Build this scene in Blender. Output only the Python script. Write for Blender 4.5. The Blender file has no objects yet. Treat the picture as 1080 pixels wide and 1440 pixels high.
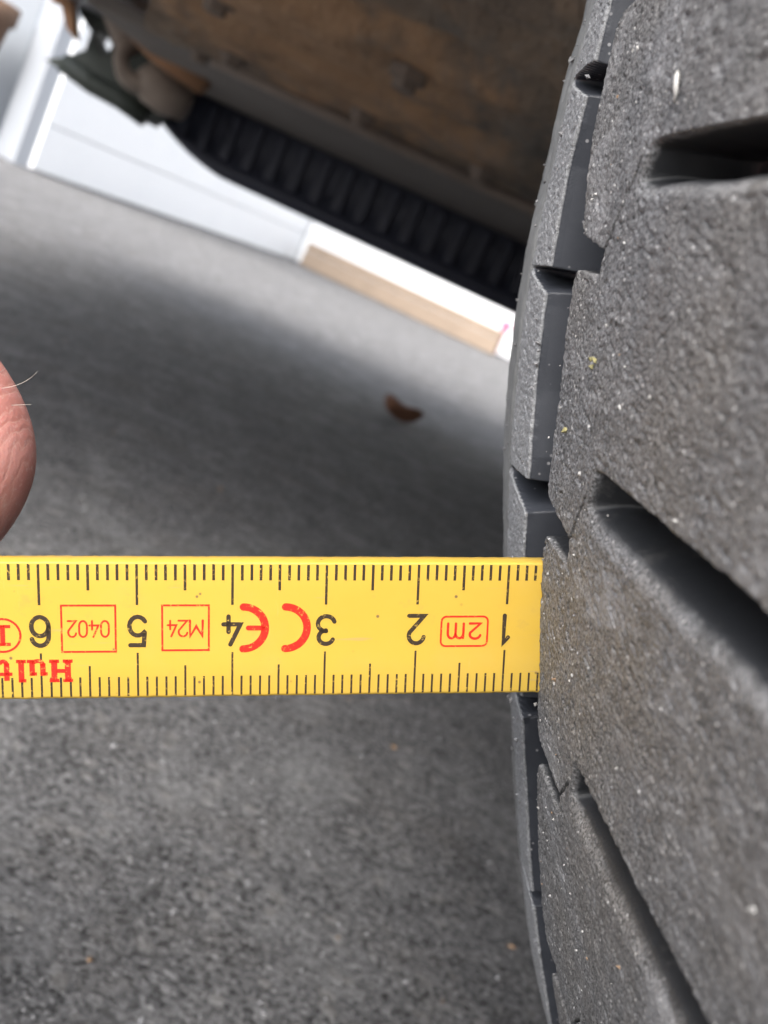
import bpy, bmesh, math, random
import numpy as np
from mathutils import Vector, Matrix

random.seed(7)
rng = np.random.default_rng(7)
SC = bpy.context.scene
COL = SC.collection
MM = 0.001

# ------------------------------------------------------------------ camera
EYE_H = 0.19780
CAM_R = Vector((0.90755953, 0.08911258, 0.41035918))
CAM_U = Vector((-0.41992346, 0.19259455, 0.88688874))
CAM_B = Vector((0.0, -0.97722377, 0.21221148))
cam_data = bpy.data.cameras.new('camera')
cam = bpy.data.objects.new('camera', cam_data)
COL.objects.link(cam)
m = Matrix((CAM_R, CAM_U, CAM_B)).transposed().to_4x4()
m.translation = Vector((0, 0, EYE_H))
cam.matrix_world = m
cam_data.sensor_fit = 'HORIZONTAL'
cam_data.sensor_width = 36.0
cam_data.lens = 50.1
cam_data.clip_start = 0.002
cam_data.clip_end = 2000
cam_data.dof.use_dof = True
cam_data.dof.focus_distance = 0.117
cam_data.dof.aperture_fstop = 50
SC.camera = cam

# ------------------------------------------------------------------ light
SUN_EL, SUN_AZ = math.radians(50), math.radians(203)     # azimuth clockwise from +Y
world = bpy.data.worlds.new('World')
SC.world = world
world.use_nodes = True
wn = world.node_tree
sky = wn.nodes.new('ShaderNodeTexSky')
sky.sky_type = 'NISHITA'
sky.sun_disc = False
sky.sun_elevation = SUN_EL
sky.sun_rotation = SUN_AZ
sky.air_density = 1.0
sky.dust_density = 5.0
sky.ozone_density = 1.0
hs_ = wn.nodes.new('ShaderNodeHueSaturation')          # thin overcast: the same sky, nearly white
hs_.inputs['Saturation'].default_value = .42
wn.links.new(sky.outputs['Color'], hs_.inputs['Color'])
wn.links.new(hs_.outputs['Color'], wn.nodes['Background'].inputs['Color'])
wn.nodes['Background'].inputs['Strength'].default_value = 0.15
sun_d = bpy.data.lights.new('sun', 'SUN')
sun_d.energy = 0.58
sun_d.angle = math.radians(34)
sun_d.color = (1.0, 0.96, 0.9)
sun = bpy.data.objects.new('sun', sun_d)
COL.objects.link(sun)
sd = Vector((math.sin(SUN_AZ) * math.cos(SUN_EL), math.cos(SUN_AZ) * math.cos(SUN_EL), math.sin(SUN_EL)))
sun.rotation_euler = sd.to_track_quat('Z', 'Y').to_euler()
sun.location = sd * 20
SC.view_settings.view_transform = 'Standard'
SC.view_settings.look = 'None'
SC.view_settings.gamma = 1.0
SC.view_settings.use_curve_mapping = False
SC.view_settings.exposure = 1.90
SC.cycles.max_bounces = 8
SC.cycles.diffuse_bounces = 5


# ------------------------------------------------------------------ helpers
def tag(o, label=None, cat=None, group=None, kind=None):
    if label: o['label'] = label
    if cat: o['category'] = cat
    if group: o['group'] = group
    if kind: o['kind'] = kind
    return o


def empty(name, loc=(0, 0, 0), parent=None):
    o = bpy.data.objects.new(name, None)
    o.empty_display_size = 0.02
    COL.objects.link(o)
    o.location = loc
    if parent: o.parent = parent
    return o


def link(name, mesh, mat=None, parent=None):
    o = bpy.data.objects.new(name, mesh)
    COL.objects.link(o)
    if mat is not None:
        for mm in (mat if isinstance(mat, (list, tuple)) else [mat]):
            mesh.materials.append(mm)
    if parent: o.parent = parent
    return o


def smooth(mesh, on=True):
    mesh.polygons.foreach_set('use_smooth', np.full(len(mesh.polygons), on))
    return mesh


def grid_mesh(name, P, attrs=None, wrap_u=False, flip=False):
    """P: (nu, nv, 3) array of points -> smooth quad mesh."""
    nu, nv = P.shape[:2]
    me = bpy.data.meshes.new(name)
    idx = np.arange(nu * nv).reshape(nu, nv)
    A = idx if not wrap_u else np.vstack([idx, idx[:1]])
    q = np.stack([A[:-1, :-1], A[1:, :-1], A[1:, 1:], A[:-1, 1:]], -1).reshape(-1, 4)
    if flip: q = q[:, ::-1]
    me.vertices.add(nu * nv)
    me.vertices.foreach_set('co', np.ascontiguousarray(P.reshape(-1, 3), dtype=np.float32).ravel())
    n = len(q)
    me.loops.add(n * 4)
    me.loops.foreach_set('vertex_index', np.ascontiguousarray(q, dtype=np.int32).ravel())
    me.polygons.add(n)
    me.polygons.foreach_set('loop_start', np.arange(0, n * 4, 4, dtype=np.int32))
    try:
        me.polygons.foreach_set('loop_total', np.full(n, 4, dtype=np.int32))
    except Exception:
        pass
    for k, v in (attrs or {}).items():
        a = me.attributes.new(k, 'FLOAT', 'POINT')
        a.data.foreach_set('value', np.ascontiguousarray(v, dtype=np.float32).ravel())
    me.update(calc_edges=True)
    smooth(me)
    return me


def box_bm(bm, c, s, rot=None, bevel=0.0):
    r = bmesh.ops.create_cube(bm, size=1.0)
    M = Matrix.Translation(Vector(c)) @ (rot.to_4x4() if rot is not None else Matrix.Identity(4)) @ Matrix.Diagonal((s[0], s[1], s[2], 1))
    bmesh.ops.transform(bm, matrix=M, verts=r['verts'])
    if bevel:
        es = list({e for v in r['verts'] for e in v.link_edges})
        bmesh.ops.bevel(bm, geom=es, offset=bevel, segments=2, affect='EDGES', profile=0.6)


def bm_obj(name, bm, mat, parent=None, sm=False):
    me = bpy.data.meshes.new(name)
    bmesh.ops.recalc_face_normals(bm, faces=bm.faces[:])
    bm.to_mesh(me); bm.free()
    if sm: smooth(me)
    return link(name, me, mat, parent)


def tube_bm(bm, pts, radii, seg=12, caps=True):
    pts = [Vector(p) for p in pts]
    if not hasattr(radii, '__len__'): radii = [radii] * len(pts)
    rings = []
    t0 = (pts[1] - pts[0]).normalized()
    ref = Vector((0, 0, 1)) if abs(t0.z) < .9 else Vector((1, 0, 0))
    nrm = t0.cross(ref).normalized()
    for i, p in enumerate(pts):
        t = (pts[min(i + 1, len(pts) - 1)] - pts[max(i - 1, 0)]).normalized()
        nrm = (nrm - t * nrm.dot(t)).normalized()
        bn = t.cross(nrm)
        rings.append([bm.verts.new(p + (nrm * math.cos(2 * math.pi * k / seg) + bn * math.sin(2 * math.pi * k / seg)) * radii[i]) for k in range(seg)])
    for a, b in zip(rings[:-1], rings[1:]):
        for k in range(seg):
            bm.faces.new((a[k], a[(k + 1) % seg], b[(k + 1) % seg], b[k]))
    if caps:
        bm.faces.new(rings[0][::-1]); bm.faces.new(rings[-1])


def sstep(x):
    x = np.clip(x, 0, 1)
    return x * x * (3 - 2 * x)


_tab = rng.random((256, 256))


def vnoise(x, y, seed=0):
    x = x + seed * 17.31; y = y + seed * 9.77
    xi = np.floor(x).astype(int); yi = np.floor(y).astype(int)
    fx = x - xi; fy = y - yi
    fx = fx * fx * (3 - 2 * fx); fy = fy * fy * (3 - 2 * fy)
    g = lambda a, b: _tab[a % 256, b % 256]
    return (g(xi, yi) * (1 - fx) + g(xi + 1, yi) * fx) * (1 - fy) + (g(xi, yi + 1) * (1 - fx) + g(xi + 1, yi + 1) * fx) * fy


# ------------------------------------------------------------------ materials
class NT:
    def __init__(self, name):
        self.m = bpy.data.materials.new(name)
        self.m.use_nodes = True
        self.t = self.m.node_tree
        self.b = self.t.nodes['Principled BSDF']
        g = self.t.nodes.new('ShaderNodeNewGeometry')
        self.pos = g.outputs['Position']
        c = self.t.nodes.new('ShaderNodeTexCoord')
        self.obj = c.outputs['Object']

    def set(self, **k):
        for n, v in k.items():
            self.put(n.replace('_', ' '), v)

    def put(self, inp, v):
        s = self.b.inputs[inp]
        if hasattr(v, 'is_linked') or hasattr(v, 'node'):
            self.t.links.new(v, s)
        else:
            s.default_value = v if not (isinstance(v, tuple) and len(v) == 3 and s.type == 'RGBA') else (*v, 1)

    def wire(self, node, inp, v):
        s = node.inputs[inp]
        if hasattr(v, 'node'):
            self.t.links.new(v, s)
        else:
            s.default_value = v if not (isinstance(v, tuple) and len(v) == 3 and s.type == 'RGBA') else (*v, 1)

    def noise(self, scale, detail=4, rough=.55, vec=None, dist=0.0):
        n = self.t.nodes.new('ShaderNodeTexNoise')
        self.wire(n, 'Vector', vec if vec is not None else self.pos)
        n.inputs['Scale'].default_value = scale
        n.inputs['Detail'].default_value = detail
        n.inputs['Roughness'].default_value = rough
        n.inputs['Distortion'].default_value = dist
        return n.outputs['Fac']

    def voro(self, scale, out='Distance', vec=None, feature='F1', rnd=1.0):
        n = self.t.nodes.new('ShaderNodeTexVoronoi')
        n.feature = feature
        self.wire(n, 'Vector', vec if vec is not None else self.pos)
        n.inputs['Scale'].default_value = scale
        n.inputs['Randomness'].default_value = rnd
        return n.outputs[out]

    def ramp(self, fac, stops, interp='LINEAR'):
        n = self.t.nodes.new('ShaderNodeValToRGB')
        n.color_ramp.interpolation = interp
        els = n.color_ramp.elements
        while len(els) < len(stops): els.new(.5)
        for e, (p, c) in zip(els, stops):
            e.position = p
            e.color = (c, c, c, 1) if not isinstance(c, tuple) else (*c, 1)
        self.wire(n, 'Fac', fac)
        return n.outputs['Color']

    def mix(self, fac, a, b, mode='MIX'):
        n = self.t.nodes.new('ShaderNodeMix')
        n.data_type = 'RGBA'; n.blend_type = mode
        self.wire(n, 0, fac)
        for i, v in ((6, a), (7, b)):
            if hasattr(v, 'node'): self.t.links.new(v, n.inputs[i])
            else: n.inputs[i].default_value = (*v, 1) if isinstance(v, tuple) else (v, v, v, 1)
        return n.outputs[2]

    def math(self, op, a, b=0.0):
        n = self.t.nodes.new('ShaderNodeMath'); n.operation = op
        self.wire(n, 0, a); self.wire(n, 1, b)
        return n.outputs[0]

    def attr(self, name):
        n = self.t.nodes.new('ShaderNodeAttribute'); n.attribute_name = name
        return n.outputs['Fac']

    def scaled(self, vec, s):
        n = self.t.nodes.new('ShaderNodeMapping')
        self.wire(n, 'Vector', vec)
        n.inputs['Scale'].default_value = s
        return n.outputs['Vector']

    def warped(self, vec, scale, amt):
        n = self.t.nodes.new('ShaderNodeTexNoise')
        self.wire(n, 'Vector', vec); n.inputs['Scale'].default_value = scale
        v = self.t.nodes.new('ShaderNodeVectorMath'); v.operation = 'MULTIPLY_ADD'
        self.t.links.new(n.outputs['Color'], v.inputs[0]); v.inputs[1].default_value = (amt,) * 3
        self.t.links.new(vec, v.inputs[2])
        return v.outputs[0]

    def bump(self, h, strength, dist, prev=None):
        n = self.t.nodes.new('ShaderNodeBump')
        n.inputs['Strength'].default_value = strength
        n.inputs['Distance'].default_value = dist
        self.wire(n, 'Height', h)
        if prev is not None: self.t.links.new(prev, n.inputs['Normal'])
        self.t.links.new(n.outputs['Normal'], self.b.inputs['Normal'])
        return n.outputs['Normal']


def plain(name, col, rough=.6, metal=0.0, var=.15, scale=40.0, bump=0.0, bdist=.001):
    t = NT(name)
    n = t.noise(scale, 5)
    t.set(Base_Color=t.mix(n, tuple(c * (1 - var) for c in col), tuple(min(1, c * (1 + var)) for c in col)), Roughness=rough, Metallic=metal)
    if bump: t.bump(t.noise(scale * 4, 5), bump, bdist)
    return t.m


def mat_tread():
    t = NT('worn_rubber')
    wear = t.attr('wear')
    big = t.noise(45, 4, .6)
    mid = t.noise(330, 4, .65)
    fine = t.noise(3300, 3, .7)
    dust = t.mix(t.ramp(big, [(.35, 0.0), (.65, 1.0)]), (.205, .210, .222), (.222, .214, .206))
    dust = t.mix(t.ramp(mid, [(.3, 0.0), (.7, 1.0)]), t.mix(1.0, dust, .60, 'MULTIPLY'), dust)
    dust = t.mix(t.ramp(fine, [(.42, 1.0), (.56, 0.0)]), dust, t.mix(1.0, dust, .24, 'MULTIPLY'))
    sp = t.ramp(t.voro(1900, 'Distance'), [(.18, 1.0), (.36, 0.0)])
    spc = t.ramp(t.voro(1900, 'Color'), [(.72, 0.0), (.84, 1.0)])
    dust = t.mix(t.math('MULTIPLY', sp, spc), dust, (.46, .455, .45))
    scuff = t.ramp(t.noise(120, 6, .72, vec=t.scaled(t.obj, (1, .45, 1)), dist=.8), [(.54, 0.0), (.70, .55)])
    dust = t.mix(scuff, dust, (.31, .315, .33))
    dark = t.ramp(t.noise(75, 5, .7, dist=.5), [(.30, .55), (.46, 0.0)])
    dust = t.mix(dark, dust, (.115, .110, .108))
    cl = t.mix(mid, (.012, .013, .015), (.024, .026, .030))
    smear = t.ramp(t.noise(160, 5, .7), [(.58, 0.0), (.72, .5)])
    cl = t.mix(smear, cl, (.11, .105, .10))
    edge = t.math('ADD', wear, t.math('MULTIPLY', t.math('SUBTRACT', mid, .5), .5))
    t.set(Base_Color=t.mix(t.ramp(edge, [(.35, 0.0), (.75, 1.0)]), cl, dust), Roughness=t.ramp(wear, [(.3, .55), (.8, .62)]))
    t.put('Specular IOR Level', .5)
    h = t.math('ADD', t.math('MULTIPLY', t.noise(1300, 3, .7), .6), t.noise(3000, 3, .65))
    n = t.bump(t.math('MULTIPLY', h, t.math('ADD', t.math('MULTIPLY', wear, .85), .15)), 1.0, .00018)
    return t.m


def mat_shoulder():
    t = NT('dusty_shoulder_rubber')
    wear = t.attr('wear')
    mid = t.noise(260, 5, .65)
    fine = t.noise(2800, 3, .7)
    dust = t.mix(mid, (.20, .21, .225), (.29, .295, .305))
    dust = t.mix(t.ramp(fine, [(.40, 1.0), (.60, 0.0)]), dust, t.mix(1.0, dust, .6, 'MULTIPLY'))
    cl = t.mix(mid, (.024, .027, .034), (.040, .044, .054))
    sp = t.math('MULTIPLY', t.ramp(t.voro(700, 'Distance'), [(.10, 1.0), (.17, 0.0)]), t.ramp(t.voro(700, 'Color'), [(.66, 0.0), (.75, 1.0)]))
    cl = t.mix(sp, cl, (.22, .22, .23))
    edge = t.math('ADD', wear, t.math('MULTIPLY', t.math('SUBTRACT', mid, .5), .7))
    t.set(Base_Color=t.mix(t.ramp(edge, [(.35, 0.0), (.7, 1.0)]), cl, dust), Roughness=t.ramp(wear, [(.3, .5), (.8, .8)]))
    t.put('Specular IOR Level', .35)
    t.bump(t.math('MULTIPLY', t.math('ADD', t.noise(900, 4, .7), t.math('MULTIPLY', t.noise(3000, 3, .6), .9)), t.math('ADD', t.math('MULTIPLY', wear, .92), .08)), .95, .00026)
    return t.m


def mat_asphalt():
    t = NT('asphalt')
    warp = t.noise(60, 3)
    agg_c = t.voro(300, 'Color', vec=t.warped(t.pos, 160, .004))
    agg_d = t.voro(300, 'Distance', vec=t.warped(t.pos, 160, .004))
    agg2 = t.voro(750, 'Color')
    big = t.noise(2.2, 5, .6)
    base = t.mix(t.ramp(agg_c, [(.1, 0.0), (.9, 1.0)]), (.10, .102, .110), (.31, .314, .327))
    base = t.mix(.45, base, t.ramp(agg2, [(0.0, (.12, .12, .125)), (.6, (.25, .25, .255)), (1.0, (.48, .47, .46))]))
    base = t.mix(t.ramp(agg_d, [(.45, 0.0), (.75, .5)]), base, (.08, .08, .083))
    spk = t.math('MULTIPLY', t.ramp(t.voro(340, 'Color'), [(.70, 0.0), (.76, 1.0)]), t.ramp(t.voro(340, 'Distance'), [(.20, 1.0), (.36, 0.0)]))
    base = t.mix(spk, base, (.55, .55, .55))
    base = t.mix(t.ramp(t.noise(14, 5, .7), [(.50, 0.0), (.75, .55)]), base, (.185, .165, .145))
    base = t.mix(t.ramp(big, [(.3, .0), (.7, .35)]), base, (.27, .27, .275))
    base = t.mix(t.ramp(t.noise(330, 5, .75), [(.41, 1.0), (.53, 0.0)]), base, t.mix(1.0, base, .30, 'MULTIPLY'))
    base = t.mix(t.ramp(t.noise(480, 4, .7), [(.55, 0.0), (.64, .75)]), base, (.50, .50, .51))
    base = t.mix(t.ramp(t.noise(38, 6, .75), [(.35, .65), (.51, 0.0)]), base, t.mix(1.0, base, .5, 'MULTIPLY'))
    base = t.mix(t.ramp(t.noise(20, 6, .75, dist=.4), [(.50, 0.0), (.66, .50)]), base, (.36, .363, .372))
    big_c = t.voro(120, 'Color', vec=t.warped(t.pos, 90, .008)); big_d = t.voro(120, 'Distance', vec=t.warped(t.pos, 90, .008))
    st = t.math('MULTIPLY', t.ramp(big_c, [(.62, 0.0), (.70, 1.0)]), t.ramp(big_d, [(.22, .55), (.42, 0.0)]))
    base = t.mix(st, base, t.mix(agg_c, (.24, .23, .22), (.44, .435, .43)))
    t.set(Base_Color=base, Roughness=.95)
    t.put('Specular IOR Level', .12)
    h = t.math('SUBTRACT', t.math('MULTIPLY', t.noise(420, 6, .72), 2.2), t.math('MULTIPLY', agg_d, .45))
    t.bump(h, 1.0, .0024)
    return t.m


def mat_ruler():
    t = NT('yellow_lacquer')
    n = t.noise(120, 5, .6)
    c = t.mix(n, (.42, .272, .034), (.465, .308, .045))
    scr = t.ramp(t.noise(900, 4, .7, vec=t.scaled(t.obj, (1, .12, 1))), [(.66, 0.0), (.74, .5)])
    c = t.mix(scr, c, (.46, .31, .08))
    dirt = t.ramp(t.noise(420, 5, .7), [(.60, 0.0), (.78, .5)])
    c = t.mix(dirt, c, (.30, .20, .06))
    c = t.mix(t.ramp(t.noise(38, 5, .7), [(.50, 0.0), (.78, .45)]), c, (.40, .29, .09))
    pk = t.math('MULTIPLY', t.ramp(t.voro(520, 'Distance'), [(.06, 1.0), (.12, 0.0)]), t.ramp(t.voro(520, 'Color'), [(.72, 0.0), (.78, 1.0)]))
    c = t.mix(pk, c, (.16, .10, .04))
    hl = t.math('MULTIPLY', t.ramp(t.noise(1500, 2, .5, vec=t.scaled(t.obj, (.06, 1, 1))), [(.655, 0.0), (.69, .7)]), t.ramp(t.noise(90, 3), [(.5, 0.0), (.6, 1.0)]))
    c = t.mix(hl, c, (.36, .25, .09))
    t.set(Base_Color=c, Roughness=t.ramp(n, [(.3, .46), (.7, .6)]))
    t.put('Specular IOR Level', .3)
    t.bump(t.math('ADD', t.noise(260, 3), t.math('MULTIPLY', scr, .4)), .18, .0002)
    return t.m


def mat_ink(name, col):
    t = NT(name)
    n = t.noise(2600, 4, .7)
    c = t.mix(t.ramp(n, [(.58, 0.0), (.70, .8)]), col, (.50, .33, .06))
    t.set(Base_Color=c, Roughness=.6)
    t.put('Specular IOR Level', .25)
    return t.m


def mat_rust():
    t = NT('rusty_underseal')
    sv = t.scaled(t.pos, (1, .38, 1))
    n1 = t.noise(9, 6, .65, vec=sv, dist=.5)
    n2 = t.noise(34, 6, .7, vec=sv)
    c = t.ramp(n1, [(.32, (.13, .12, .112)), (.46, (.27, .235, .20)), (.58, (.40, .29, .20)), (.68, (.44, .40, .35))])
    c = t.mix(t.ramp(n2, [(.40, 0.0), (.66, .75)]), c, (.20, .17, .145))
    c = t.mix(t.ramp(t.noise(80, 5, .7, vec=sv), [(.58, 0.0), (.72, .7)]), c, (.50, .42, .34))
    dv = t.t.nodes.new('ShaderNodeVectorMath'); dv.operation = 'DISTANCE'
    t.t.links.new(t.scaled(t.pos, (1, .45, 0)), dv.inputs[0]); dv.inputs[1].default_value = (-.205, .82 * .45, 0)
    pm = t.math('ADD', t.math('MULTIPLY', dv.outputs['Value'], -2.6), t.math('ADD', t.math('MULTIPLY', n2, .9), .02))
    c = t.mix(t.ramp(pm, [(.0, 0.0), (.22, .85)]), c, t.mix(t.noise(55, 5, .7, vec=sv), (.46, .25, .115), (.78, .52, .33)))
    t.set(Base_Color=c, Roughness=.85)
    t.put('Specular IOR Level', .25)
    t.bump(t.noise(60, 6, .7, vec=sv), 1.0, .008)
    return t.m


def mat_skin():
    t = NT('dry_skin')
    big = t.noise(90, 4, .6)
    fine = t.noise(1600, 4, .7)
    c = t.mix(t.ramp(big, [(.35, 0.0), (.65, 1.0)]), (.37, .14, .118), (.46, .215, .19))
    c = t.mix(t.ramp(fine, [(.55, 0.0), (.70, .5)]), c, (.55, .40, .36))
    w = t.t.nodes.new('ShaderNodeTexWave')
    w.wave_type = 'BANDS'
    t.wire(w, 'Vector', t.scaled(t.pos, (1.0, 1.0, .55)))
    w.inputs['Scale'].default_value = 330
    w.inputs['Distortion'].default_value = 7
    w.inputs['Detail'].default_value = 3
    w.inputs['Detail Scale'].default_value = 1.2
    c = t.mix(t.ramp(w.outputs['Fac'], [(.88, 0.0), (1.0, .28)]), c, (.58, .38, .32))
    t.set(Base_Color=c, Roughness=.55)
    t.put('Subsurface Weight', .25)
    t.put('Subsurface Radius', (.9, .35, .2))
    t.put('Subsurface Scale', .002)
    h = t.math('ADD', t.math('MULTIPLY', w.outputs['Fac'], -.9), t.noise(2200, 3, .7))
    t.bump(h, .35, .0001)
    return t.m


def mat_white_board():
    t = NT('white_painted_board')
    n = t.noise(6, 5, .6)
    c = t.mix(n, (.78, .80, .82), (.84, .85, .86))
    c = t.mix(t.ramp(t.noise(28, 6, .7, vec=t.scaled(t.pos, (1, 1, .35))), [(.62, 0.0), (.8, .35)]), c, (.38, .38, .37))
    t.set(Base_Color=c, Roughness=.55)
    t.bump(t.noise(60, 4), .15, .002)
    return t.m


M = dict(
    tread=mat_tread(), shoulder=mat_shoulder(), asphalt=mat_asphalt(), ruler=mat_ruler(),
    ink=mat_ink('black_print', (.030, .020, .012)), red=mat_ink('red_print', (.58, .016, .008)),
    rust=mat_rust(), skin=mat_skin(), board=mat_white_board(),
    sidewall=plain('scuffed_sidewall_rubber', (.125, .13, .133), .7, var=.4, scale=500, bump=.5, bdist=.0002),
    deep=plain('moulded_rubber', (.035, .037, .043), .55, bump=.2, bdist=.0002, scale=300),
    black_plastic=plain('black_plastic', (.030, .034, .056), .5, bump=.3, bdist=.001, scale=60),
    flange=plain('grey_sealed_steel', (.20, .175, .155), .7, var=.35, scale=25, bump=.4, bdist=.003),
    green=plain('dark_coated_bracket', (.032, .04, .033), .6, var=.4, scale=60, bump=.3),
    brown=plain('brown_rusted_steel', (.36, .19, .10), .8, var=.5, scale=45, bump=.5, bdist=.002),
    tan=plain('tan_rusted_bush', (.26, .21, .175), .75, var=.4, scale=55, bump=.4),
    steel=plain('grey_steel', (.3, .3, .31), .4, metal=.8),
    paint=plain('car_paint', (.18, .19, .21), .3),
    pale=plain('pale_render', (.24, .262, .29), .8, var=.06, scale=9, bump=.2),
    post=plain('grey_white_post', (.31, .33, .36), .6, var=.06, scale=9),
    pipe=plain('blue_grey_pipe', (.15, .19, .25), .5, var=.08),
    timber=plain('beige_timber', (.30, .232, .175), .75, var=.18, scale=14, bump=.3),
    leaf=plain('dry_leaf', (.13, .058, .032), .8, var=.5, scale=120, bump=.4),
    pot=plain('brown_clay', (.14, .085, .055), .85, var=.3, scale=30, bump=.4),
    pink=plain('pink_plastic', (.55, .13, .22), .5),
    grit_w=plain('pale_grit', (.36, .355, .345), .6, var=.3, scale=900),
    grit_d=plain('dark_stone_grit', (.15, .15, .155), .9, var=.4, scale=400),
    grit_g=plain('grey_grit', (.22, .22, .23), .8, var=.4, scale=400),
    grit_b=plain('brown_grit', (.24, .16, .10), .8, var=.4, scale=400),
    yellow=plain('yellow_crumb', (.22, .20, .09), .7),
    hair=plain('pale_hair', (.30, .28, .25), .4),
    sleeve=plain('dark_sleeve', (.05, .06, .09), .9, bump=.4),
)

# ------------------------------------------------------------------ ground
gx = np.concatenate([-np.geomspace(400, 3, 14), np.linspace(-2, 2, 9), np.geomspace(3, 400, 14)])
P = np.zeros((len(gx), len(gx), 3))
P[..., 0] = gx[:, None]; P[..., 1] = gx[None, :] + 2.0
tag(link('ground', grid_mesh('ground', P), M['asphalt']), 'grey asphalt yard running under the car to the white wall', kind='structure')

# ------------------------------------------------------------------ garage behind
garage = tag(empty('garage', (-0.9, 5.3, 0)), 'white boarded garage wall with grey downpipe behind the car', 'garage')


def wall_boards(a, b, z0, heights, th, mat, parent, name='board', gap=.0025):
    a = Vector((*a, 0)); b = Vector((*b, 0))
    d = b - a; L = d.length; ang = math.atan2(d.y, d.x)
    base_me = {}
    z = z0
    for hgt in heights:
        if hgt not in base_me:
            bm = bmesh.new()
            box_bm(bm, (L / 2, 0, hgt / 2), (L, th, hgt - gap), bevel=.002)
            me = bpy.data.meshes.new(name); bmesh.ops.recalc_face_normals(bm, faces=bm.faces[:]); bm.to_mesh(me); bm.free()
            me.materials.append(mat)
            base_me[hgt] = me
        o = bpy.data.objects.new(name, base_me[hgt]); COL.objects.link(o)
        o.parent = parent
        o.location = a + Vector((0, 0, z)) - Vector(parent.location)
        o.rotation_euler.z = ang
        z += hgt


def rel(parent, v):
    return Vector(v) - Vector(parent.location)


A0, A1, A2 = (-1.345, 3.10), (-.92, 5.255), (2.6, 5.02)
hs = [.135] + [.15] * 20
wall_boards(A0, A1, .004, hs, .03, M['board'], garage)
wall_boards((A1[0] + .02, A1[1] + .01), A2, .004, hs, .03, M['board'], garage)


def wall_box(name, x0, y0, x1, y1, z0, z1, th, mat, off=0.0, bevel=.004):
    a = Vector((x0, y0, 0)); b = Vector((x1, y1, 0)); d = b - a
    rot = Matrix.Rotation(math.atan2(d.y, d.x), 3, 'Z')
    nrm = Vector((d.y, -d.x, 0)).normalized()
    bm = bmesh.new()
    c = (a + b) / 2 + nrm * off; c.z = (z0 + z1) / 2
    box_bm(bm, rel(garage, c), (d.length, th, z1 - z0), rot, bevel)
    return bm_obj(name, bm, mat, garage)


wall_box('wall', A0[0] - .10, A0[1] + .2, A1[0] - .05, A1[1] + .06, 0, 5.6, .05, M['pale'], off=-.06)  # these walls are raised beyond view to hold sky light off the far ground
wall_box('wall', A1[0] - .08, A1[1] + .07, A2[0] + 3, A2[1] + .07, 0, 5.6, .05, M['pale'])
wall_box('corner_post', -1.438, 3.13, -1.352, 3.085, 0, 5.6, .07, M['post'])
wall_box('wall', -5.5, 3.5, -1.46, 3.26, 0, 5.6, .06, M['pale'])
bm = bmesh.new()
tube_bm(bm, [rel(garage, (-1.472, 3.19, z)) for z in (.05, .8, 2.6, 5.6)], .024, 16)
tube_bm(bm, [rel(garage, (-1.472, 3.19, .05)), rel(garage, (-1.478, 3.16, .02)), rel(garage, (-1.486, 3.12, .012))], [.024, .025, .02], 16)
bm_obj('downpipe', bm, M['pipe'], garage, True)
bm = bmesh.new()
box_bm(bm, rel(garage, (-.2, 6.3, 5.70)), (11.0, 6.4, .16), bevel=.01)
bm_obj('unseen_roof', bm, M['pale'], garage)  # out-of-view slab capping the raised walls, added to cut sky light

# timber beam lying along the wall
tb = tag(empty('timber_beam', (-.34, 5.02, 0)), 'beige timber beam lying on the ground along the white wall', 'beam')
d = Vector((.152, 4.955, 0)) - Vector((-.842, 5.10, 0))
rot = Matrix.Rotation(math.atan2(d.y, d.x), 3, 'Z')
bm = bmesh.new(); box_bm(bm, rel(tb, (-.345, 5.03, .036)), (d.length, .06, .071), rot, .006); bm_obj('lower_board', bm, M['timber'], tb)
bm = bmesh.new(); box_bm(bm, rel(tb, (-.345, 5.035, .094)), (d.length, .055, .040), rot, .005); bm_obj('upper_board', bm, M['timber'], tb)
bm = bmesh.new()
tube_bm(bm, [(.150, 5.02, .004), (.150, 5.02, .10), (.152, 5.02, .155), (.152, 5.02, .165)], [.012, .012, .026, .016], 12)
tag(bm_obj('marker_peg', bm, M['pink'], None, True), 'small pink marker peg standing at the end of the timber beam', 'peg')

# clay pot at the left of the post
pot = tag(empty('garden_pot', (-1.60, 3.02, 0)), 'brown clay pot with pale foot beside the grey downpipe', 'pot')
bm = bmesh.new()
tube_bm(bm, [(0, 0, .10), (0, 0, .20), (0, 0, .33), (0, 0, .335), (0, 0, .385), (0, 0, .39)], [.07, .085, .105, .118, .12, .10], 24)
bm_obj('pot_body', bm, M['pot'], pot, True)
bm = bmesh.new()
tube_bm(bm, [(0, 0, 0), (0, 0, .03), (0, 0, .07), (0, 0, .10)], [.085, .085, .06, .068], 24)
bm_obj('pot_foot', bm, M['board'], pot, True)

# ------------------------------------------------------------------ car
car = tag(empty('car', (0.6, 0.85, 0)), 'rusty underside of a car with black sill and worn tyre beside the ruler', 'car')

# floor pan: lumpy underseal with pressed swages
nx, ny = 230, 130
fx = np.linspace(-.62, 1.3, nx); fy = np.linspace(.31, 1.165, ny)
X, Y = np.meshgrid(np.linspace(0, 1, nx), fy, indexing='ij')
X = -.36 * Y - .02 + (1.32 + .36 * Y) * X ** 1.3
Z = .305 + .012 * (vnoise(X * 6, Y * 6, 1) - .5) + .007 * (vnoise(X * 24, Y * 24, 2) - .5) + .003 * (vnoise(X * 70, Y * 70, 3) - .5)
for c in (.62, .86):
    Z = Z + .014 * np.exp(-((Y - c) / .035) ** 4)
Z = Z - .03 * sstep((X - .05) / .3) * sstep((1.2 - Y) / .3)
P = np.stack([X - .6, Y - .85, Z], -1)
link('floor_pan', grid_mesh('floor_pan', P, flip=True), M['rust'], car)

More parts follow.
